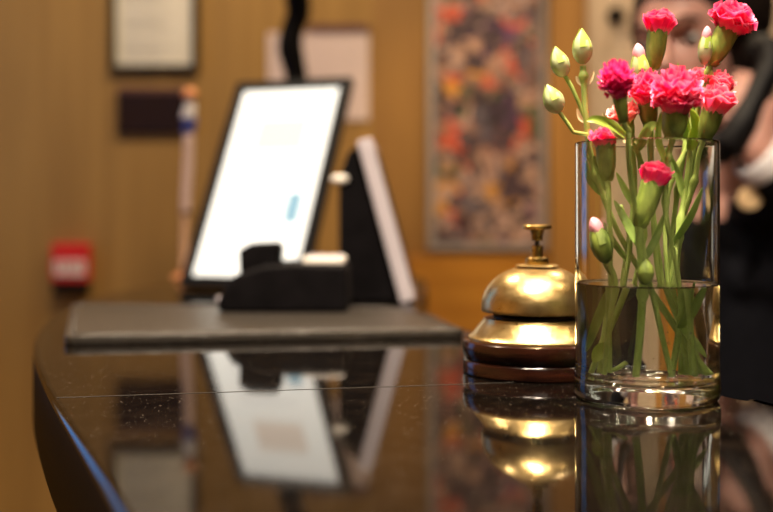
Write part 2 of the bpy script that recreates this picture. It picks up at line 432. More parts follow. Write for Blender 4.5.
# ------------------------------------------------------------------ desk mat
mz = .0085
corners = [on(64, 346), on(466, 338)]
c2 = at(400, 308, 1.262); c3 = at(72, 304, 1.31)
q = [(corners[0].x, corners[0].y), (corners[1].x, corners[1].y), (c2.x, c2.y), (c3.x, c3.y)]
def round_poly(poly, r, n=5):
    out = []
    m = len(poly)
    for i in range(m):
        p = Vector(poly[i]); a = Vector(poly[i - 1]); b = Vector(poly[(i + 1) % m])
        da = (a - p).normalized(); db = (b - p).normalized()
        p0, p1 = p + da * r, p + db * r
        for k in range(n + 1):
            t = k / n; out.append(tuple(p0 * (1 - t) ** 2 + p * 2 * t * (1 - t) + p1 * t * t))
    return out
dm = thing('desk_mat', 'flat dark grey leather desk mat lying across the counter', 'desk mat', ((q[0][0] + q[2][0]) / 2, 1.13, H0))
MB().prism(round_poly(q, .012), (1, 0, 0), (0, 1, 0), (0, 0, 1), (0, 0, H0), mz).build('pad', 'mat_leather', dm, bevel=.002)
qi = round_poly(q, .012)
cx = sum(p[0] for p in qi) / len(qi); cy = sum(p[1] for p in qi) / len(qi)
st = [V(cx + (x - cx) * .965, cy + (y - cy) * .93, H0 + mz + .0002) for x, y in qi]
MB().tube(st + st[:1], .0011, 6).build('stitching', 'mat_leather', dm, True)

# ------------------------------------------------------------------ wall pieces
t = thing('notice_frame', 'white notice in a dark frame on the tan wall, above the dark plaque', 'notice', (wx(155), YB, wz(70)))
def framed(t, x0, x1, z0, z1, fw, fm, pm, depth=.018):
    mb = MB()
    mb.box((x0, YB - depth, z0), (x0 + fw, YB, z1)); mb.box((x1 - fw, YB - depth, z0), (x1, YB, z1))
    mb.box((x0 + fw, YB - depth, z0), (x1 - fw, YB, z0 + fw)); mb.box((x0 + fw, YB - depth, z1 - fw), (x1 - fw, YB, z1))
    mb.build('frame', fm, t)
    MB().box((x0 + fw, YB - .008, z0 + fw), (x1 - fw, YB - .001, z1 - fw)).build('sheet', pm, t)
framed(t, wx(111), wx(199), wz(72), wz(-50), .015, 'dark_frame', 'paper')
mb = MB()
for i in range(16):
    z = wz(58) + i * .013
    if i % 5 != 4: mb.box((wx(124), YB - .0088, z), (wx(124) + random.uniform(.08, .155), YB - .0079, z + .003))
mb.build('printed_lines', 'text', t)
t = thing('wall_plaque', 'dark brown blank plaque on the tan wall under the framed notice', 'plaque', (wx(156), YB, wz(135)))
MB().box((wx(118), YB - .015, wz(134)), (wx(195), YB, wz(93))).build('panel', 'plaque', t, bevel=.003)
MB().box((wx(119), YB - .012, wz(92.8)), (wx(194), YB, wz(88))).build('top_strip', 'maroon', t, bevel=.001)
# fire call point
t = thing('call_point', 'small red alarm call point with a white panel on the tan wall', 'alarm', (wx(73), YB, wz(285)))
MB().box((wx(55), YB - .035, wz(281)), (wx(92), YB + .002, wz(243))).build('housing', 'red', t, bevel=.006, seg=3)
MB().box((wx(56), YB - .034, wz(294)), (wx(90), YB, wz(280))).build('lower_block', 'darkbox', t, bevel=.003)  # near-black block below the red housing
MB().box((wx(59), YB - .0375, wz(274.5)), (wx(89), YB - .034, wz(259.5))).build('panel', 'white_plastic', t, bevel=.001)
mb = MB()
for x in (65, 71, 77, 83):
    mb.box((wx(x - 1.6), YB - .0382, wz(269)), (wx(x + 1.6), YB - .0374, wz(262)))
mb.build('marking', 'red_text', t)
# pinned lilac notice
t = thing('pinned_notice', 'pale lilac notice sheet on the wall behind the leaning framed page', 'notice', (wx(319), YB, wz(118)))
MB().box((wx(268), YB - .006, wz(120)), (wx(369), YB + .002, wz(33))).build('sheet', 'lilac_paper', t)
MB().box((wx(309), YB - .010, wz(33)), (wx(369), YB, wz(25))).build('top_strip', 'maroon', t)
# picture
pm = mat('abstract_paint', rough=0.5)
N, L, b = nt(pm)
tc = N.new('ShaderNodeTexCoord'); v = N.new('ShaderNodeTexVoronoi'); v.inputs['Scale'].default_value = 30
n = N.new('ShaderNodeTexNoise'); n.inputs['Scale'].default_value = 14; n.inputs['Detail'].default_value = 3
mxv = N.new('ShaderNodeMix'); mxv.data_type = 'VECTOR'; mxv.inputs[0].default_value = .22
L.new(tc.outputs['Object'], n.inputs['Vector']); L.new(tc.outputs['Object'], mxv.inputs[4]); L.new(n.outputs['Color'], mxv.inputs[5])
L.new(mxv.outputs[1], v.inputs['Vector'])
sp = N.new('ShaderNodeSeparateColor'); L.new(v.outputs['Color'], sp.inputs['Color'])
r = ramp(N, [(0, (.030, .018, .026)), (.12, (.20, .11, .08)), (.22, (.07, .04, .05)), (.34, (.40, .24, .17)), (.44, (.10, .09, .12)), (.50, (.46, .30, .24)), (.60, (.50, .08, .04)),
             (.66, (.28, .15, .11)), (.74, (.10, .035, .11)), (.80, (.52, .24, .03)), (.86, (.36, .25, .22)), (.93, (.06, .07, .03)), (1, (.26, .07, .06))])
r.color_ramp.interpolation = 'CONSTANT'
L.new(sp.outputs['Red'], r.inputs['Fac']); L.new(r.outputs['Color'], b.inputs['Base Color'])
M['painting'] = pm
M['picture_edge'] = mat('grey_mount', (.30, .27, .26), .5)
t = thing('abstract_picture', 'tall multicoloured abstract picture with a thin grey edge on the amber wall', 'picture', (wx(488), YB, wz(248)))
framed(t, wx(428), wx(546), wz(249), wz(-70), .016, 'picture_edge', 'painting', .02)

t = thing('coat_hook', 'small dark hook on the beige door beside the clerk', 'hook', (wx(613), YB - .03, wz(24)))
MB().tube([(wx(613), YB - .03, wz(18)), (wx(613), YB - .038, wz(18))], .022, 20).build('plate', 'dark_frame', t)
MB().tube(spline([(wx(613), YB - .036, wz(19)), (wx(613), YB - .06, wz(23)), (wx(613), YB - .075, wz(20)), (wx(613), YB - .078, wz(13))], 5), .008, 10).build('prong', 'dark_frame', t, True)

M['dark_wood'] = vary(mat('dark_stained_wood', rough=0.5), (0.016, 0.010, 0.007), (0.030, 0.018, 0.012), 5, 6, (9, 9, .6))
t = thing('added_dark_cabinet', 'tall dark cabinet shape added out of view to darken the vase water', 'cabinet', (1.75, 2.45, 0))  # unseen dark mass added so the water refracts something dark
MB().box((1.15, 2.22, 0), (2.35, 2.68, 2.3)).build('body', 'dark_wood', t, bevel=.004)
for x0 in (1.16, 1.76):
    dr = MB().box((x0, 2.20, .08), (x0 + .58, 2.221, 2.28)).build('door', 'dark_wood', t, bevel=.003)
    hx = x0 + (.53 if x0 < 1.5 else .05)
    MB().tube([(hx, 2.20, 1.0), (hx, 2.17, 1.02), (hx, 2.17, 1.18), (hx, 2.20, 1.2)], .006, 8).build('handle', 'brass_dark', dr, True)

# ------------------------------------------------------------------ leaning lit page
def frame3(o, d, th, ph):
    W = V(math.cos(th), -math.sin(th), 0); U = V(math.sin(ph) * math.sin(th), math.sin(ph) * math.cos(th), math.cos(ph)); Nn = W.cross(U)
    return W, U, Nn   # Nn points to the viewer
def obox(mb, o, ax, x0, x1, y0, y1, z0, z1):
    W, U, Nn = ax
    vs = [o + W * x + U * y + Nn * z for z in (z0, z1) for x, y in ((x0, y0), (x1, y0), (x1, y1), (x0, y1))]
    return mb.add(vs, [(0, 3, 2, 1), (4, 5, 6, 7), (0, 1, 5, 4), (1, 2, 6, 5), (2, 3, 7, 6), (3, 0, 4, 7)])
th, ph = math.radians(21), math.radians(29)
d0 = 1.66
O = at(180, 290, d0); O.z = H0 + .0005
ax = frame3(O, d0, th, ph)
hh, ww, fw = .38, .21, .016
lift = .006
O = O + V(0, 0, lift)
t = thing('lit_page_display', 'glowing white page in a black frame leaning back on the counter', 'display', (O.x + .09, O.y, H0))
mb = MB()
obox(mb, O, ax, 0, fw, 0, hh, -.012, .004); obox(mb, O, ax, ww - fw, ww, 0, hh, -.012, .004)
obox(mb, O, ax, fw, ww - fw, 0, fw, -.012, .004); obox(mb, O, ax, fw, ww - fw, hh - fw, hh, -.012, .004)
fr = mb.build('frame', 'black', t)
obox(MB(), O, ax, fw, ww - fw, fw, hh - fw, -.010, -.002).build('page', 'screen', t)
mb = MB(); obox(mb, O, ax, .062, .150, .245, .305, -.0022, -.0012).build('peach_block', 'screen_peach', t)['label'] = 'faint peach picture block'
mb = MB(); obox(mb, O, ax, .148, .172, .112, .165, -.0022, -.0012).build('blue_figure', 'screen_blue', t)['label'] = 'small blue picture'
mb = MB()
for i in range(9): obox(mb, O, ax, .05, .05 + random.uniform(.06, .11), .20 - i * .016, .204 - i * .016, -.0022, -.0014)
mb.build('printed_lines', 'screen_grey', t)
mb = MB(); obox(mb, O, ax, .004, ww - .004, .004, hh - .004, -.016, -.0118).build('back_panel', 'black_soft', t)
# easel strut behind
W, U, Nn = ax
a = O + W * (ww / 2) + U * (hh * .62) - Nn * .016
foot = V(a.x + .05, a.y + .10, H0 + .004)
MB().tube([a, (a + foot) / 2, foot], .006, 8).build('easel_leg', 'black', t, True)

# ------------------------------------------------------------------ dark monitor seen edge-on
B = V((408 - 386.5) / F * 1.40, 1.40, H0 + .003)
T = at(364, 139, 1.40); T.y = 1.40
up = (T - B); hgt = up.length; up.normalize()
dep = V(.02, 1, 0).normalized()
nr = dep.cross(up).normalized()
if nr.x < 0: nr = -nr
t = thing('desk_monitor', 'black monitor with a silver edge, tilted and seen from its side', 'monitor', (B.x - .03, 1.5, H0))
ax2 = (dep, up, nr)
mb = MB(); obox(mb, B, ax2, 0, .27, 0, hgt, -.010, .010)
mb.build('silver_bezel', 'silver', t, bevel=.003)['label'] = 'silver edge'
obox(MB(), B, ax2, .015, .255, .015, hgt - .015, .0098, .0112).build('screen', 'black', t)
prof = [(0, -.010), (hgt * .98, -.010), (hgt * .95, -.026), (hgt * .82, -.046), (hgt * .45, -.068), (hgt * .15, -.084), (0.0, -.090)]
mb = MB(); mb.prism(prof, up, nr, dep, B + dep * .012, .24)
for i, p in enumerate(mb.v):
    if p.z < H0 + .001: p.z = H0 + .001
mb.build('housing', 'black_soft', t, bevel=.004)
k = B + up * (hgt * .81) - nr * .045 + dep * .01
MB().ell(k, (.012, .006, .006), 14, 10).build('latch', 'white_plastic', t, True)['label'] = 'pale latch'

# ------------------------------------------------------------------ desk telephone
yt = 1.19
def tp(px, py): p = at(px, py, yt); return (p.x, p.z)
zt = H0 + mz
t = thing('desk_telephone', 'low black desk telephone in front of the leaning lit page', 'telephone', (at(282, 300, yt).x, yt + .05, zt))
pr = [tp(218, 0)[0:1] + (zt,), (tp(216, 0)[0], zt + .012), tp(232, 276), tp(262, 266), tp(290, 264), tp(344, 265), tp(347, 272), (tp(348, 0)[0], zt)]
mb = MB().prism(pr, (1, 0, 0), (0, 0, 1), (0, 1, 0), (0, yt, 0), .13)
mb.build('body', 'black_soft', t, bevel=.006, seg=3)
x0, z0 = tp(237, 272); x1, z1 = tp(278, 244)
pr = [(x0, z0 - .004), (x0 - .001, z1 - .008), (x0 + .012, z1 - .0005), (x1 - .004, z1 + .001), (x1, z1 - .004), (x1 - .002, z0 - .004)]
MB().prism(pr, (1, 0, 0), (0, 0, 1), (0, 1, 0), (0, yt + .02, 0), .05).build('handset', 'black_soft', t, bevel=.004, seg=3)
# second bulge of the handset, bridged to the first along the body
MB().tube(spline([(x0 + .02, yt + .045, z0), (x0 + .02, yt + .08, z0 + .02), (x0 + .025, yt + .115, z0 + .002)], 6), .011, 10).build('handset_grip', 'black_soft', t, True)
a0, az = tp(300, 263); a1, _ = tp(343, 263)
MB().box((a0, yt + .03, az - .003), (a1, yt + .11, az + .004)).build('key_panel', 'white_plastic', t, bevel=.002)['label'] = 'pale key panel'
mb = MB()
for i in range(4):
    for j in range(3):
        x = a0 + .006 + i * .0105; y = yt + .04 + j * .02
        mb.box((x, y, az + .0035), (x + .007, y + .013, az + .0062))
mb.build('keys', 'silver', t, bevel=.0008)
MB().ell((tp(219, 0)[0], yt + .02, zt + .012), (.006, .01, .006), 12, 8).build('cord_socket', 'silver', t, True)

# ------------------------------------------------------------------ desk flag and curved post
d = 1.92
top = at(190, 97, d); base = at(184, 0, d)
t = thing('desk_flag', 'slim desk flag pole with an orange ball tip and limp white and blue cloth', 'flag', (base.x, d, H0))
pts = [V(base.x, d, H0 + .01), V((base.x + top.x) / 2 - .002, d, (H0 + top.z) / 2), top]
MB().tube(spline(pts), .006, 10).build('pole', 'pole', t, True)
MB().lathe([(0, 0), (.022, 0), (.022, .006), (.01, .011), (0, .012)], 24, (base.x, d, H0)).build('base', 'copper', t, True)
MB().ell(top + V(0, 0, .004), (.0135, .0135, .013), 20, 14).build('ball_tip', 'copper', t, True)
def limp(z0, z1, w0, w1, nm, m):
    rows = []
    for i in range(13):
        s = i / 12; z = z0 + (z1 - z0) * s; w = w0 + (w1 - w0) * s; cxx = top.x + (base.x - top.x) * (top.z - z) / (top.z - H0)
        rows.append([V(cxx + w * (1 + .18 * math.sin(3 * a + 5 * s)) * math.cos(a), d - .001 + w * .8 * math.sin(a), z) for a in [2 * PI * k / 20 for k in range(20)]])
    mb = MB(); mb.grid(rows, None, True); mb.f.append(list(range(20))[::-1]); mb.f.append([12 * 20 + k for k in range(20)])
    mb.build(nm, m, t, True)
limp(top.z - .008, at(0, 118, d).z, .008, .013, 'white_cloth', 'flag_white')
limp(at(0, 118.5, d).z, at(0, 134, d).z, .0125, .010, 'blue_cloth', 'flag_blue')
limp(at(0, 134.5, d).z, at(0, 215, d).z, .009, .0085, 'faded_cloth', mat('faded_cloth', (.55, .40, .36), .8))
# dark curved post behind the page
d = 2.25
pts = [at(305, 245, d), at(300, 160, d), at(297, 85, d), at(293, 62, d), at(290, 46, d), at(293, 28, d), at(298, 14, d), at(297, -6, d), at(293, -40, d)]
t = thing('curved_post', 'dark wavy post rising behind the lit page, before the lilac notice', 'post', (pts[0].x, d, 0))
pz = spline(pts, 6)
MB().tube([V(pts[0].x, d, .02)] + pz, [.022] + [.025 + .0015 * math.sin(i * .35) for i in range(len(pz))], 14).build('stem', 'black_soft', t, True)
MB().lathe([(0, 0), (.14, 0), (.14, .015), (.04, .03), (.022, .05), (0, .05)], 32, (pts[0].x, d, 0)).build('foot', 'dark_frame', t, True)
e = pz[-1]
MB().lathe([(0, .02), (.02, .02), (.05, -.01), (.09, -.08), (.085, -.08), (.045, -.012), (0, .0)], 32, (e.x, e.y, e.z + .09)).build('shade', 'dark_frame', t, True)

# ------------------------------------------------------------------ service bell
bx, by = (537 - 386.5) / F * .8055, .8055
bell = thing('service_bell', 'brass reception bell on a dark lacquered wooden base beside the vase', 'bell', (bx, by, H0))
c = (bx, by, H0)
wood = MB().lathe([(0, 0), (.0545, 0), (.0556, .0012), (.0556, .0092), (.0548, .0105), (.0535, .0112), (.0528, .0115), (.0528, .0118), (.0545, .0125), (.0556, .0150),
                   (.0556, .0205), (.0546, .0240), (.0525, .0254), (.0500, .0256), (0, .0256)], 96, c).build('wooden_base', 'bell_wood', bell, auto=.7)
MB().lathe([(0, .0255), (.0512, .0255), (.0512, .0268), (.0498, .0276), (.0475, .0300), (.0440, .0345), (.0410, .0380), (.0400, .0398), (.0396, .0408), (.037, .0412), (.030, .0395), (0, .0395)], 96, c).build('brass_skirt', 'brass', bell, auto=.9)
prof = []
Rr, zr, za = .0415, .0462, .0800
for i in range(22):
    a = PI / 2 * i / 21
    e = .92
    prof.append((Rr * math.cos(a) ** e, zr + .0035 + (za - zr - .0035) * math.sin(a) ** 1.0))
prof = [(.0405, zr), (.0413, zr - .0006), (.0417, zr + .0002), (.0416, zr + .0018)] + prof[1:-1] + [(.0, za)]
inner = [(max(r_ - .0016, 0), z_ - .0016) for r_, z_ in prof[4:]][::-1]
MB().lathe(prof + inner[1:] + [(.0398, zr + .0004)], 96, c, True).build('dome', 'brass', bell, auto=.9)
MB().lathe([(0, .0395), (.004, .0395), (.004, za - .001), (0, za - .001)], 20, c).build('post', 'dark_iron', bell, True)
for ang in (20, 140, 200, 262, 318):
    a = math.radians(ang)
    MB().lathe([(0, .0400), (.0022, .0400), (.0022, .0475), (0, .0475)], 12, (bx + .026 * math.cos(a), by + .026 * math.sin(a), H0)).build('spacer', 'dark_iron', bell, True)
MB().lathe([(0, .0406), (.033, .0406), (.033, .0424), (.012, .0445), (0, .0445)], 48, c).build('striker_plate', 'dark_iron', bell, auto=.7)
MB().lathe([(0, .0790), (.0155, .0792), (.0165, .0796), (.0145, .0806), (.0125, .0808), (0, .0808)], 40, c).build('washer', 'brass', bell, auto=.9)
MB().lathe([(0, .0800), (.0083, .0800), (.0087, .0808), (.0085, .0855), (.0078, .0860), (0, .0860)], 40, c).build('collar', 'brass_dark', bell, auto=.6)
MB().lathe([(0, .0855), (.0044, .0855), (.0044, .0942), (.0038, .0950), (0, .0950)], 28, c).build('sleeve', 'brass_dark', bell, auto=.6)
MB().lathe([(0, .0940), (.0017, .0940), (.0017, .1000), (0, .1000)], 16, c).build('plunger_rod', 'dark_iron', bell, auto=.6)
MB().lathe([(0, .0985), (.0038, .0985), (.0042, .0995), (.0043, .1030), (.0054, .1064), (.0100, .1071), (.0110, .1077), (.0110, .1096), (.0100, .1104), (.0, .1108)], 40, c).build('button', 'brass_dark', bell, auto=.6)

# ------------------------------------------------------------------ vase and water
DV = .693
vx, vy = (646.3 - 386.5) / F * DV, DV
c = (vx, vy, H0)
vase = MB().lathe([(0, .0032), (.022, .0028), (.036, .0016), (.0395, .0002), (.0425, .0003), (.0450, .0016), (.0460, .0038), (.0463, .0080), (.0461, .0125), (.0457, .018), (.0455, .024), (.0455, .030), (.0455, .1625), (.0455, .1640), (.0453, .1647), (.0448, .1650),
                   (.0443, .1647), (.0441, .1640), (.0441, .1625), (.0441, .026), (.0441, .0200), (.0437, .0165), (.0420, .0138), (.038, .0124), (.030, .0119), (0, .0115)], 160, c)
vase = tag(vase.build('glass_vase', 'glass', None, True, origin=c), 'clear glass cylinder vase half filled with water on the counter', 'vase')
zw = .0735
wat = MB().lathe([(0, .0114), (.030, .0118), (.0381, .0123), (.0421, .0137), (.0438, .0164), (.0442, .0200), (.0442, .026), (.0442, zw - .001), (.0442, zw + .0010), (.0438, zw + .0006), (.0432, zw + .0002), (.0420, zw), (.040, zw), (.02, zw), (0, zw)], 160, c)
wat = tag(wat.build('water', 'water', None, auto=.8, origin=c), 'clear water filling the lower half of the glass vase', 'water')

# small air bubbles clinging inside the water
rb = random.Random(4); mb = MB()
for i in range(90):
    a = rb.uniform(PI, 2 * PI) if i < 60 else rb.uniform(0, 2 * PI); rr = .0436 if i < 60 else rb.uniform(.01, .038)
    z = .016 + rb.random() ** 1.6 * (.03 if i >= 60 else .05)
    k = rb.uniform(.00022, .00055)
    mb.ell((vx + rr * math.cos(a), vy + rr * math.sin(a), H0 + z), (k, k, k), 8, 6)
M['bubble'] = glass('air_bubble', 1.0 / 1.33)
bb = mb.build('bubbles', 'bubble', wat, True); bb['kind'] = 'stuff'

# ------------------------------------------------------------------ flowers
PXM = DV / F
def fp(px, py, dd=0.0): return at(px, py, DV + dd)
ZF = H0 + .0135
def keep_in(p, margin=.0025):
    """stay within the vase wall where the point is below its rim"""
    if p.z < H0 + .170:
        r = math.hypot(p.x - vx, p.y - vy); lim = .044 - margin
        if p.z < H0 + .024: lim = .040 - margin
        if r > lim:
            k = lim / r; p = V(vx + (p.x - vx) * k, vy + (p.y - vy) * k, p.z)
    if p.z < ZF: p.z = ZF
    return p
def stem_pts(pts, n=8): return [keep_in(p) for p in spline(pts, n)]
def stem(t, pts, r=.0019, m='stem', nodes=(), name='stem'):
    sp = stem_pts(pts); rr = []
    for i in range(len(sp)):
        k = i / (len(sp) - 1)
        x = r * (1.08 - .2 * (1 - k))
        for nk in nodes: x += r * .75 * math.exp(-((k - nk) / .022) ** 2)
        rr.append(x)
    return MB().tube(sp, rr, 10).build(name, m, t, True)
def leaf_mesh(pts, w, fold=.35, n=12, up=None):
    sp = spline(pts, max(3, n // (len(pts) - 1))); m = len(sp); rows = []
    for i, p in enumerate(sp):
        s = i / (m - 1); d = (sp[min(i + 1, m - 1)] - sp[max(i - 1, 0)]).normalized()
        side = d.cross(up or V(0, -1, .3)).normalized(); nn = side.cross(d)
        ww_ = w * (math.sin(PI * min(1, .12 + .88 * s)) ** .75 if s > .35 else .45 + .55 * math.sin(PI * s / .7) ) * (1 if s < .98 else .3)
        rows.append([p + side * ww_ * u + nn * (abs(u) * ww_ * fold) for u in (-1, -.5, 0, .5, 1)])
    rows2 = [[q_ - (r_[1] - r_[0]).cross(V(0, 0, 1)).normalized() * 0 + V(0, .0004, .0001) for q_ in r_] for r_ in rows]
    mb = MB(); mb.grid(rows); mb.grid([r_[::-1] for r_ in rows2])
    return mb
def leaf(t, pts, w=.003, m='leaf', up=None):
    return leaf_mesh([keep_in(Vector(p), .004) for p in pts], w, up=up).build('leaf', m, t, True)
def calyx(t, base, tip, r, m='calyx', name='calyx'):
    base, tip = Vector(base), Vector(tip); a, b, d = frame(tip - base); L_ = (tip - base).length
    mb = MB(); rows = []
    pr = [(-.06, .22), (0, .34), (.08, .55), (.2, .74), (.4, .90), (.6, .98), (.8, 1.0), (.92, 1.02), (1.0, 1.04)]
    n = 20
    for s, k in pr:
        rows.append([base + d * (s * L_ + (.16 * L_ * (abs(math.sin(2.5 * 2 * PI * j / n)) - .4) if s == 1.0 else 0)) + (a * math.cos(2 * PI * j / n) + b * math.sin(2 * PI * j / n)) * r * k * (1 + .04 * math.cos(5 * 2 * PI * j / n)) for j in range(n)])
    mb.grid(rows, None, True)
    # inside lining so the mouth has thickness
    inn = [[base + d * (1.0 * L_) + (p - base - d * ((p - base).dot(d))) * .9 for p in rows[-2]], [base + d * (.7 * L_) + (p - base - d * ((p - base).dot(d))) * .5 for p in rows[-3]]]
    mb.grid([rows[-1]] + inn, None, True)
    o = len(mb.v); mb.f.append(list(range(n))[::-1])
    # small bracts at the foot
    for k in range(4):
        an = PI / 2 * k + .4; dr = a * math.cos(an) + b * math.sin(an); sd = d.cross(dr)
        p0 = base + dr * r * .36 - d * L_ * .04
        pts = [p0, p0 + dr * r * .34 + d * L_ * .14, p0 + dr * r * .52 + d * L_ * .30]
        w = r * .34
        mb.add([pts[0] - sd * w, pts[0] + sd * w, pts[1] + sd * w * .8 , pts[2], pts[1] - sd * w * .8], [(0, 1, 2, 3, 4)])
    return mb.build(name, m, t, True)
def bloom(t, base, axis, R, H, n, tmax, seed, m='pink', name='petals', ruff=.16, wide=1.0, low=.45, mouth=.30):
    """ruffled head: petal tips lie on an ellipsoid (R across, H tall) round a centre above the calyx mouth; tmax is how far the outer ones bend down (degrees)"""
    rnd = random.Random(seed); a, b, d = frame(axis); base = Vector(base); mb = MB()
    nu, nv = 11, 8
    cen = base + d * H * low
    for i in range(n):
        s = (i + .5) / n                       # 0 inner .. 1 outer
        ang = i * 2.39996 + rnd.uniform(-.3, .3)
        th = math.radians(tmax) * s ** .62 * rnd.uniform(.88, 1.08)
        k = rnd.uniform(.88, 1.06)
        er = a * math.cos(ang) + b * math.sin(ang); et = d.cross(er)
        tip = (R * math.sin(th) * k, (H * (1 - low) if th < PI / 2 else H * low) * math.cos(th) * k)
        p0 = (R * mouth * s, -H * low)
        p1 = (R * (.30 * s + .35 * math.sin(th)), -H * low * .1 + tip[1] * .25)
        w = R * wide * (.40 + .22 * s) * rnd.uniform(.85, 1.15)
        ph1, ph2 = rnd.uniform(0, 6), rnd.uniform(0, 6); fr = rnd.uniform(3.0, 5.2)
        rows, ts = [], []
        for iv in range(nv):
            v = iv / (nv - 1)
            row, tr = [], []
            for iu in range(nu):
                u = iu / (nu - 1) * 2 - 1
                vv = min(1.03, max(0.0, v * (1 - .20 * u * u) + .035 * math.sin(11 * u + ph2) * v ** 4))
                q = 1 - vv
                r_ = p0[0] * q * q + 2 * p1[0] * vv * q + tip[0] * vv * vv
                h_ = p0[1] * q * q + 2 * p1[1] * vv * q + tip[1] * vv * vv
                wav = R * ruff * v * v * (math.sin(fr * u + ph1) + .35 * math.sin(fr * 2.1 * u + ph2))
                # the ruffle moves the rim across the petal face
                nx, nz = math.cos(th), -math.sin(th)
                r_ += wav * nx; h_ += wav * nz
                tang = u * w * (.34 + .66 * v ** .7)
                cup = -u * u * w * .30
                jit = noise.noise(V(u * 2.1 + seed, v * 3.3, i * 1.7)) * R * .07 * v
                row.append(cen + er * (r_ + cup * v * math.sin(th) + jit) + et * tang + d * (h_ + jit + cup * v * .5 * math.cos(th)))
                tr.append(v * .95 + .05 * math.sin(5 * u + ph2) * v + rnd.uniform(-.03, .03))
            rows.append(row); ts.append(tr)
        mb.grid(rows, ts)
    return mb.build(name, m, t, True, attr=True)
def bud(t, base, tip, r, m='bud', pink=None, name='bud'):
    base, tip = Vector(base), Vector(tip); a, b, d = frame(tip - base); L_ = (tip - base).length; n = 20
    pr = [(-.03, .2), (0, .38), (.08, .66), (.2, .88), (.36, 1.0), (.5, .99), (.64, .86), (.78, .63), (.90, .36), (.97, .16), (1.0, .05)]
    rows = [[base + d * s * L_ + (a * math.cos(2 * PI * j / n) + b * math.sin(2 * PI * j / n)) * r * k * (1 + .05 * math.cos(5 * 2 * PI * j / n + s * 1.5)) for j in range(n)] for s, k in pr]
    mb = MB(); mb.grid(rows, None, True); mb.f.append(list(range(n))[::-1]); mb.f.append([(len(pr) - 1) * n + j for j in range(n)])
    o = mb.build(name, m, t, True)
    # sepal tips over the point of the bud
    for k in range(3):
        an = 2 * PI * k / 3 + .5; dr = a * math.cos(an) + b * math.sin(an); sd = d.cross(dr)
        sp = [base + d * L_ * .45 + dr * r * 1.03, base + d * L_ * .70 + dr * r * .82, base + d * L_ * .88 + dr * r * .47, base + d * L_ * 1.05 + dr * r * .14]
        wd = [.62, .5, .3, .05]
        rw = [[p - sd * r * w + dr * (-r * w * .25), p + dr * r * .02, p + sd * r * w + dr * (-r * w * .25)] for p, w in zip(sp, wd)]
        MB().grid(rw).build('sepal', 'calyx' if m != 'bud' else 'bright_leaf', o, True)
    if pink:
        tp_ = MB(); c0 = base + d * L_ * .80
        rows = [[c0 + d * s * L_ + (a * math.cos(2 * PI * j / 16) + b * math.sin(2 * PI * j / 16)) * r * k * (1 + .12 * math.cos(3 * 2 * PI * j / 16 + 4 * s)) for j in range(16)] for s, k in ((-.1, .62), (.02, .66), (.12, .62), (.22, .46), (.29, .25), (.32, .04))]
        tp_.grid(rows, [[.2 + .75 * i / 5] * 16 for i in range(6)], True)
        tp_.build('petal_tip', pink, o, True, attr=True)
    return o
G = 'cut carnations standing in the glass vase'
def flower(label, pts, head, axis_from, R, H, n, tmax, seed, m='pink', cr=.0065, nodes=(.5,), r=.0017, cat='flower', name='carnation', **kw):
    """pts: stem from its cut end up to the foot of the calyx (axis_from); head: mouth of the calyx"""
    t = thing(name, label, cat, keep_in(Vector(pts[0])), G)
    stem(t, pts + [axis_from], r, nodes=nodes)
    calyx(t, axis_from, head, cr)
    ax = (Vector(head) - Vector(axis_from)).normalized()
    bloom(t, Vector(head) - ax * .002, ax, R, H, n, tmax, seed, m, mouth=min(.6, cr * .8 / R), **kw)
    return t

# two tall ones
t = flower('bright pink carnation standing straight up, top centre of the bunch',
           [fp(675, 373, .012), fp(663, 284, .014), fp(652, 200, .015), fp(650, 120, .015), fp(653, 90, .015)], fp(657.5, 33, .013), fp(654, 68, .014),
           .0116, .0185, 17, 78, 3, 'pink', .0066, (.55, .8), ruff=.10, low=.5, wide=1.45)
stem(t, [fp(652, 100, .015), fp(646, 92, .012)], .0012, name='side_stem')
bud(t, fp(642, 88, .010), fp(638, 48, .009), .0062, 'bud', 'bud_pink')
t = flower('largest pink carnation, highest and furthest right in the bunch',
           [fp(682, 372, .010), fp(668, 284, .016), fp(667, 200, .022), fp(690, 140, .022), fp(701, 95, .018)], fp(727, 31, .012), fp(711, 64, .014),
           0.0168, .0225, 46, 108, 11, 'pink', .0076, (.5, .78, .93), ruff=.12, low=.42)
bud(t, fp(704, 64, .006), fp(707, 30, .004), .0046, 'bud', 'bud_pink')
leaf(t, [fp(702, 92, .018), fp(692, 102, .012), fp(684, 96, .010)], .0026, 'bright_leaf')
leaf(t, [fp(700, 100, .015), fp(709, 86, .008), fp(712, 70, .006)], .0024, 'stem')
# dark round head near the lens
t = flower('dark magenta round carnation head, nearest the lens, on a pale stem',
           [fp(667, 375, -.014), fp(650, 284, -.022), fp(634, 200, -.032), fp(628, 150, -.038)], fp(620, 98, -.050), fp(624, 122, -.046),
           0.0112, .0265, 90, 126, 21, 'deep_pink', .0042, (.4,), ruff=.07, wide=.55, low=.5)
# big front cluster
t = flower('wide ruffled hot pink carnation in the middle of the bunch',
           [fp(685, 375, -.010), fp(679, 284, -.018), fp(666, 215, -.022), fp(667, 170, -.024), fp(670, 148, -.026)], fp(675, 114, -.030), fp(673, 140, -.028),
           0.0168, .0315, 80, 122, 5, 'pink', .0080, (.45, .7), ruff=.10, wide=.75, low=.46)
leaf(t, [fp(667, 165, -.024), fp(658, 140, -.030), fp(661, 112, -.033)], .0022, 'bright_leaf')
t = flower('pink carnation tucked behind the wide ruffled one, on its left',
           [fp(688, 373, .002), fp(660, 284, .004), fp(652, 200, .002), fp(651, 150, 0)], fp(648, 104, -.008), fp(650, 128, -.006),
           .0125, .0250, 44, 112, 9, 'pink', .0060, (.5,), ruff=.11)
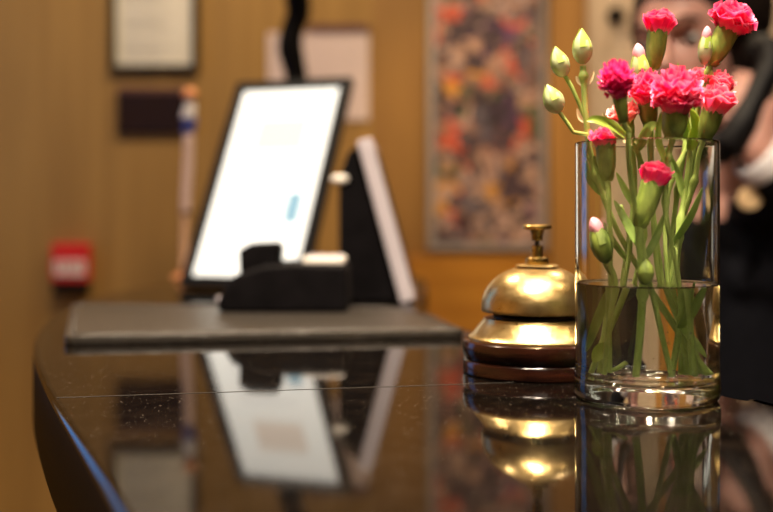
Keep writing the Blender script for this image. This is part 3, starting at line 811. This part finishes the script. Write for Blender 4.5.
# right hand pair
t = flower('soft pink carnation leaning right, just above the rim of the vase',
           [fp(680, 374, -.004), fp(677, 284, .006), fp(682, 225, .012), fp(694, 185, .006), fp(699, 155, 0)], fp(713, 112, -.008), fp(704, 140, -.004),
           .0128, .0205, 16, 82, 15, 'soft_pink', .0068, (.35, .62), ruff=.10, wide=1.5, low=.5)
leaf(t, [fp(673, 243, .005), fp(690, 216, .0), fp(703, 187, -.004)], .0030, 'leaf', V(.5, -1, 0))
t = flower('small light pink carnation behind the right-leaning one',
           [fp(672, 373, .018), fp(671, 284, .022), fp(688, 200, .024), fp(700, 145, .02)], fp(717, 92, .010), fp(710, 115, .013),
           .0112, .0170, 24, 95, 25, 'soft_pink', .0056, (.5,), ruff=.12)
t = flower('small pale pink carnation peeping out beside the largest stem',
           [fp(668, 373, .022), fp(668, 284, .026), fp(678, 190, .028), fp(690, 130, .026)], fp(699, 84, .022), fp(695, 106, .024),
           .0085, .0140, 16, 90, 27, 'soft_pink', .0048, (.5,), ruff=.12)
# left low one at the rim
t = flower('red pink carnation half sunk behind the vase rim at the left',
           [fp(614, 372, -.016), fp(613, 330, -.018), fp(611, 284, -.022), fp(609, 200, -.024)], fp(606, 146, -.020), fp(608, 180, -.022),
           0.0118, .0150, 26, 92, 31, 'pink', .0060, (.62,), ruff=.12)
leaf(t, [fp(608, 192, -.024), fp(598, 172, -.022), fp(588, 155, -.018)], .0026)
leaf(t, [fp(612, 290, -.02), fp(598, 330, -.012), fp(592, 352, -.005)], .0032)
# pale one behind the dark round head
t = flower('pale salmon carnation behind the dark round head',
           [fp(612, 373, .010), fp(622, 284, .012), fp(634, 200, .010), fp(633, 155, .006)], fp(626, 120, .000), fp(630, 140, .003),
           .0120, .0150, 24, 100, 35, 'pale_pink', .0048, (.5,), ruff=.12)
# low one inside the vase
t = flower('short pink carnation low inside the vase, its head under the rim',
           [fp(637, 376, -.024), fp(641, 330, -.025), fp(643, 284, -.026), fp(640, 245, -.028)], fp(652, 186, -.028), fp(640, 226, -.030),
           .0108, .0190, 18, 80, 41, 'pink', .0070, (.45,), r=.0024, ruff=.09, wide=1.45, low=.5)
bud(t, fp(645, 284, -.030), fp(646, 258, -.030), .0052, 'calyx', None, 'side_bud')
leaf(t, [fp(641, 250, -.026), fp(626, 222, -.020), fp(614, 200, -.012)], .0028)
leaf(t, [fp(643, 262, -.024), fp(656, 238, -.016), fp(664, 214, -.010)], .0024)
# closed pink-white bud inside the vase
t = thing('carnation_bud', 'closed pink and white carnation bud low inside the vase at the left', 'flower', keep_in(fp(610, 374, -.012)), G)
stem(t, [fp(610, 374, -.012), fp(611, 330, -.022), fp(616, 284, -.028), fp(608, 262, -.030)], .0016)
bud(t, fp(607, 262, -.030), fp(594, 222, -.030), .0066, 'calyx', 'bud_pink')
leaf(t, [fp(612, 275, -.028), fp(604, 262, -.026), fp(597, 246, -.022)], .0022)
# spray of three green buds
t = thing('bud_spray', 'spray of three pale green closed buds leaning out at the left', 'flower', keep_in(fp(686, 374, .012)), G)
stem(t, [fp(686, 374, .012), fp(664, 320, .010), fp(642, 275, .006), fp(618, 232, .004), fp(601, 190, -.002), fp(591, 155, -.006), fp(586, 118, -.008), fp(584, 85, -.008), fp(583, 66, -.008)], .0019, nodes=(.55, .92))
stem(t, [fp(588, 128, -.007), fp(580, 106, -.008), fp(572, 88, -.008), fp(564, 74, -.008)], .0014, name='side_stem')
stem(t, [fp(594, 168, -.004), fp(585, 152, -.008), fp(578, 140, -.012), fp(568, 124, -.014), fp(558, 110, -.014)], .0013, name='side_stem')
bud(t, fp(583, 63, -.008), fp(581.5, 30, -.008), .0064)
bud(t, fp(564, 76, -.008), fp(555, 48, -.008), .0060)
bud(t, fp(559, 112, -.014), fp(547, 86, -.014), .0066)
for q_ in (((584, 86), (590, 80), (594, 71)), ((584, 86), (579, 82), (576, 76)), ((585, 122), (580, 118), (577, 108))):
    leaf(t, [fp(x, y, -.008) for x, y in q_], .0016, 'husk')
leaf(t, [fp(603, 196, -.002), fp(590, 180, -.004), fp(584, 160, -.006)], .0024)
leaf(t, [fp(601, 190, 0), fp(606, 168, .004), fp(601, 150, .006)], .0020)
# loose foliage stems
t = thing('foliage_stem', 'stem of narrow green leaves with a lime leaf arching over the rim', 'foliage', keep_in(fp(606, 374, .012)), G)
stem(t, [fp(606, 374, .012), fp(634, 284, .02), fp(646, 210, .016), fp(640, 160, .004), fp(630, 140, -.02)], .0017, nodes=(.4, .7))
leaf(t, [fp(630, 140, -.02), fp(612, 126, -.034), fp(596, 120, -.038), fp(586, 121, -.038)], .0032, 'bright_leaf')
leaf(t, [fp(646, 200, .014), fp(660, 172, .008), fp(668, 146, .004)], .0026)
leaf(t, [fp(645, 220, .014), fp(628, 196, .01), fp(616, 172, .008)], .0026)
leaf(t, [fp(638, 150, -.01), fp(650, 128, -.02), fp(664, 128, -.026)], .0034, 'leaf')
leaf(t, [fp(632, 144, -.02), fp(616, 134, -.030), fp(602, 112, -.034)], .0024, 'husk')
t = thing('foliage_stem', 'leaning stem of broad pale leaves reaching the right wall of the vase', 'foliage', keep_in(fp(664, 375, .004)), G)
stem(t, [fp(664, 375, .004), fp(670, 330, .000), fp(674, 290, -.002), fp(676, 250, .004), fp(684, 200, .012), fp(690, 150, .014), fp(684, 110, .006)], .0018, nodes=(.3, .6))
leaf(t, [fp(671, 326, -.004), fp(682, 308, -.010), fp(695, 282, -.012)], .0036, 'leaf', V(.6, -1, 0))
leaf(t, [fp(672, 325, -.002), fp(684, 340, -.010), fp(694, 356, -.010)], .0022)
leaf(t, [fp(684, 200, .012), fp(678, 176, .012), fp(668, 152, .010)], .0026)
leaf(t, [fp(690, 150, .012), fp(696, 128, .004), fp(690, 108, -.004)], .0042, 'bright_leaf')
leaf(t, [fp(688, 140, .012), fp(678, 116, .004), fp(678, 62, .002)], .0036, 'leaf')
t = thing('foliage_stem', 'short leafy stem end lying low in the water at the left', 'foliage', keep_in(fp(612, 370, .0)), G)
stem(t, [fp(632, 360, .008), fp(620, 368, .006), fp(613, 345, .004), fp(624, 284, 0), fp(630, 240, -.004), fp(620, 205, -.004)], .0016, nodes=(.4,))
leaf(t, [fp(618, 345, .002), fp(606, 352, -.006), fp(600, 362, -.008)], .0042, 'bright_leaf')
leaf(t, [fp(628, 262, -.002), fp(612, 240, -.006), fp(604, 222, -.006)], .0022)
leaf(t, [fp(630, 240, 0), fp(642, 212, .006), fp(640, 186, .008)], .0026)

# ------------------------------------------------------------------ the clerk
DP = 1.7
HS = 1.10
def pp(px, py, dy=0.0): return at(px, py, DP + dy) if True else None
person = thing('person', 'clerk in a dark suit holding a black handset to the ear behind the counter', 'person', (.62, DP + .1, 0))
def remesh(mb, name, m, parent, vox, smooth_it=8):
    o = mb.build(name, m, parent, True)
    r = o.modifiers.new('remesh', 'REMESH'); r.mode = 'VOXEL'; r.voxel_size = vox; r.use_smooth_shade = True
    s = o.modifiers.new('smooth', 'SMOOTH'); s.iterations = smooth_it; s.factor = .5
    return o
def caps(mb, a, b, ra, rb, n=16, flat=1.0):
    a, b = Vector(a), Vector(b); k = 6
    mb.tube([a + (b - a) * i / k for i in range(k + 1)], [ra + (rb - ra) * i / k for i in range(k + 1)], n, flat)
    mb.ell(a, (ra, ra, ra), n, 10); mb.ell(b, (rb, rb, rb), n, 10)
hc = pp(690, 44)                                   # head centre
fwd = V(-.60, -.78, -.16).normalized(); hup = V(-.10, .04, 1); hup = (hup - fwd * hup.dot(fwd)).normalized(); hr = fwd.cross(hup)   # hr: the clerk's right (image left)
if hr.x > 0: hr = -hr
Rm = Matrix((hr, fwd, hup)).transposed()
def hl(x, y, z): return hc + (hr * x + fwd * y + hup * z) * HS
nb = pp(736, 206, .05)                              # root of the neck
sh_l = pp(708, 256, .03); sh_r = pp(868, 250, .11)
bc = V(pp(776, 0).x, DP + .09, 0)                        # trunk axis
body = MB()
body.ell(hl(0, -.012, .03), (0.0803, 0.1012, 0.0935), 28, 20, Rm)           # skull
body.ell(hl(0, .022, -.035), (0.0638, 0.0726, 0.0825), 28, 20, Rm)          # face
body.ell(hl(0, .045, -.092), (0.0330, 0.0330, 0.0286), 20, 14, Rm)          # chin
body.ell(hl(0, .080, .028), (0.0506, 0.0154, 0.0132), 20, 12, Rm)           # brow
body.ell(hl(.034, .058, -.022), (.026, .020, .026), 20, 14, Rm); body.ell(hl(-.034, .058, -.022), (.026, .020, .026), 20, 14, Rm)
caps(body, hl(0, .088, .014), hl(0, .108, -.024), .008, .013)        # nose
body.ell(hl(0, .086, -.058), (0.0242, 0.0099, 0.0077), 16, 10, Rm); body.ell(hl(0, .082, -.068), (0.0198, 0.0099, 0.0077), 16, 10, Rm)
for s in (-1, 1): body.ell(hl(.074 * s, -.012, -.012), (0.0110, 0.0198, 0.0352), 14, 10, Rm)
caps(body, hl(0, -.025, -.06), nb, .054, .058)
caps(body, nb + V(0, 0, -.02), bc + V(0, 0, .98), .075, .12)
caps(body, bc + V(0, 0, .98), bc + V(0, 0, .85), .125, .13)
caps(body, nb + V(-.02, .0, -.04), sh_l, .055, .055); caps(body, nb + V(.02, 0, -.04), sh_r, .055, .055)
# image-left arm hangs down to the worktop, image-right arm folds up to the handset
el_l = sh_l + V(-.01, .02, -.28); wr_l = el_l + V(.03, -.10, -.22)
el_r = pp(850, 226, -.10); wr_r = pp(756, 149, -.13)
caps(body, sh_l, el_l, .046, .038); caps(body, el_l, wr_l, .036, .026)
caps(body, sh_r, el_r, .046, .038); caps(body, el_r, wr_r, .036, .026)
for x in (bc.x - .075, bc.x + .075):
    caps(body, V(x, DP + .10, .84), V(x, DP + .07, .48), .085, .055); caps(body, V(x, DP + .07, .48), V(x, DP + .11, .08), .052, .036)
    caps(body, V(x, DP + .11, .05), V(x, DP - .04, .035), .036, .030)
# handset axis
h0, h1 = pp(768, 50, -.10), pp(726, 150, -.13)
hd = (h1 - h0).normalized()
def hand(wr, palm, fdirs, spread, curl):
    caps(body, wr, palm, .026, .030)
    for i, L_ in enumerate((.066, .074, .069, .054)):
        b0 = palm + spread * (i - 1.5) * .019
        p1 = b0 + fdirs * L_ * .5; p2 = p1 + (fdirs + curl).normalized() * L_ * .32; p3 = p2 + (fdirs * .2 + curl).normalized() * L_ * .26
        caps(body, b0, p1, .0095, .0088, 10); caps(body, p1, p2, .0088, .0080, 10); caps(body, p2, p3, .0080, .0068, 10)
    t0 = palm - spread * .030; t1 = t0 + (-spread * .5 + fdirs + curl * .4).normalized() * .035; t2 = t1 + (fdirs + curl * 1.2).normalized() * .028
    caps(body, t0, t1, .012, .0105, 10); caps(body, t1, t2, .0105, .008, 10)
view = V(0, -1, 0)
side = hd.cross(view).normalized()
if side.x > 0: side = -side                           # towards the face
palm_r = pp(762, 114, -.12)
hand(wr_r, palm_r, (side * .9 + view * .25).normalized(), hd, (view * -.25 + side * .2 + V(0, .9, 0)).normalized())
palm_l = wr_l + V(.005, -.03, -.07)
hand(wr_l, palm_l, V(.0, -.25, -1).normalized(), V(.3, .95, -.2).normalized(), V(.9, -.2, -.3).normalized())
remesh(body, 'body', 'skin', person, .0052, 6)
for s in (-1, 1):
    e = MB().ell(hl(.033 * s, .072, .004), (.0135, .010, .0085), 16, 12, Rm).build('eye', 'eye_white', person, True)
    MB().ell(hl(.033 * s + .003, .0785, .004), (.0062, .0045, .0062), 14, 10, Rm).build('iris', 'eye', e, True)
lips = MB().ell(hl(0, .090, -.0625), (.021, .006, .007), 16, 10, Rm).build('lips', 'lip', person, True)
for s in (-1, 1): MB().tube(spline([hl(.016 * s, .090, .028), hl(.033 * s, .088, .034), hl(.050 * s, .074, .027)], 5), .003, 8).build('eyebrow', 'hair', person, True)
hair = MB()
hair.ell(hl(0, -.026, .046), (0.0902, 0.1078, 0.0946), 28, 20, Rm)
hair.ell(hl(-.035, -.045, -.01), (0.0616, 0.0726, 0.0825), 24, 16, Rm); hair.ell(hl(.035, -.05, -.01), (0.0550, 0.0660, 0.0770), 24, 16, Rm)
hair.ell(hl(-.02, .045, .094), (0.0605, 0.0495, 0.0286), 24, 14, Rm); hair.ell(hl(-.072, -.005, .03), (0.0198, 0.0495, 0.0550), 18, 12, Rm)
hair.ell(hl(-.052, -.055, .045), (0.0616, 0.0660, 0.0858), 24, 16, Rm); hair.ell(hl(.074, -.02, .03), (0.0154, 0.0440, 0.0495), 18, 12, Rm)
remesh(hair, 'hair', 'hair', person, .006, 8)
# jacket
jk = MB()
jk.ell(bc + V(0, 0, 1.06), (.155, .125, .15), 32, 20)
caps(jk, bc + V(0, 0, 1.03), bc + V(0, 0, .70), .15, .15, 24)
caps(jk, bc + V(-.06, -.02, 1.12), sh_l, .075, .066); caps(jk, bc + V(.06, .03, 1.12), sh_r, .08, .066)
caps(jk, nb + V(-.01, 0, -.055), sh_l, .070, .064); caps(jk, nb + V(.02, 0, -.050), sh_r, .072, .064); caps(jk, nb + V(.02, .04, -.065), bc + V(0, .02, 1.05), .075, .11)
caps(jk, sh_l, el_l, .064, .056); caps(jk, el_l, el_l + (wr_l - el_l) * .86, .055, .042)
caps(jk, sh_r, el_r, .070, .064); caps(jk, el_r, el_r + (wr_r - el_r) * .72, .066, .054)
jk.ell(pp(800, 262, .0), (.115, .10, .11), 24, 16); jk.ell(pp(772, 236, -.03), (.06, .06, .07), 20, 14); jk.ell(pp(754, 210, -.05), (.036, .075, .036), 20, 14)
for s in (-1, 1):
    caps(jk, nb + V(s * .062, -.02, -.035), nb + V(s * .012, -.085, -.12), .020, .026)
remesh(jk, 'jacket', 'suit', person, .008, 8)
tr = MB()
for x in (bc.x - .075, bc.x + .075):
    caps(tr, V(x, DP + .10, .86), V(x, DP + .07, .48), .105, .075); caps(tr, V(x, DP + .07, .48), V(x, DP + .11, .12), .074, .062)
caps(tr, V(bc.x - .07, DP + .10, .84), V(bc.x + .07, DP + .10, .84), .11, .11)
remesh(tr, 'trousers', 'suit', person, .012, 6)
for x in (bc.x - .075, bc.x + .075):
    s = MB().ell((x, DP + .025, .045), (.05, .14, .045), 20, 14).build('shoe', 'black', person, True)
# shirt front, collar and cuffs
sh = MB(); caps(sh, nb + V(-.005, -.030, -.045), nb + V(-.004, -.050, -.085), .040, .03)
sh.build('shirt', 'shirt', person, True)
cl = MB(); rows = []
nd = (hl(0, -.02, -.06) - nb).normalized(); a_, b_, _ = frame(nd)
for s, rr in ((-.030, .074), (-.008, .066), (.012, .0625), (.012, .060), (-.03, .068)):
    rows.append([nb + nd * s + (a_ * math.cos(2 * PI * k / 28) + b_ * math.sin(2 * PI * k / 28)) * rr for k in range(28)])
cl.grid(rows, None, True); cl.build('collar', 'shirt', person, True)
for el, wr in ((el_l, wr_l), (el_r, wr_r)):
    dd = (wr - el).normalized(); L_ = (wr - el).length
    cf = MB(); a_, b_, _ = frame(dd); rows = []
    for s, rr in ((.62, .036), (.64, .050), (.99, .044), (1.0, .040), (.9, .036)):
        rows.append([el + dd * L_ * s + (a_ * math.cos(2 * PI * k / 24) + b_ * math.sin(2 * PI * k / 24)) * rr for k in range(24)])
    cf.grid(rows, None, True); cf.build('cuff', 'shirt', person, True)
bd = pp(749, 198, -.125)
bdo = MB(); 
bdo.tube([bd, bd + V(.002, -.006, .001)], .017, 24, 1.35); bdo.build('badge', 'gold', person, bevel=.0015)
# handset
t = thing('telephone_handset', 'black telephone handset held against the ear of the clerk', 'telephone', (h0 + h1) / 2)
mid = (h0 + h1) / 2 + V(.012, -.012, .008)
MB().tube(spline([h0, h0 + (mid - h0) * .45 + V(.008, -.006, .004), mid, h1 + (mid - h1) * .45 + V(.004, -.006, .004), h1], 6),
          [.026, .026, .025, .024, .023, .022, .021, .0205, .020, .020, .0195, .0195, .0195, .020, .020, .0205, .021, .022, .023, .024, .024, .0245, .0245, .024, .022], 18).build('grip', 'black', t, True)
MB().ell(h0 + V(-.006, .008, -.004), (.030, .022, .030), 20, 14).build('earpiece', 'black', t, True)
MB().ell(h1 + V(-.006, .008, .004), (.026, .020, .026), 20, 14).build('mouthpiece', 'black', t, True)

# ------------------------------------------------------------------ camera, world, view
cam = bpy.data.cameras.new('camera'); co = bpy.data.objects.new('camera', cam); C.objects.link(co)
cam.sensor_width = 36; cam.lens = 36 * F / 773.0
co.location = (0, 0, H0 + CH); co.rotation_euler = (PI / 2, 0, 0)
cam.shift_y = -(256 - HZ) / 773.0
cam.clip_start = .02
cam.dof.use_dof = True; cam.dof.focus_distance = .705; cam.dof.aperture_fstop = 3.4
sc = bpy.context.scene; sc.camera = co
w = bpy.data.worlds.new('world'); sc.world = w; w.use_nodes = True
w.node_tree.nodes['Background'].inputs['Color'].default_value = (.9, .7, .5, 1); w.node_tree.nodes['Background'].inputs['Strength'].default_value = .05
sc.view_settings.view_transform = 'Standard'; sc.view_settings.look = 'None'; sc.view_settings.gamma = 1; sc.view_settings.exposure = 0
sc.cycles.use_denoising = True
sc.cycles.max_bounces = 20; sc.cycles.transmission_bounces = 20; sc.cycles.glossy_bounces = 8; sc.cycles.transparent_max_bounces = 16
sc.cycles.sample_clamp_indirect = 60.0
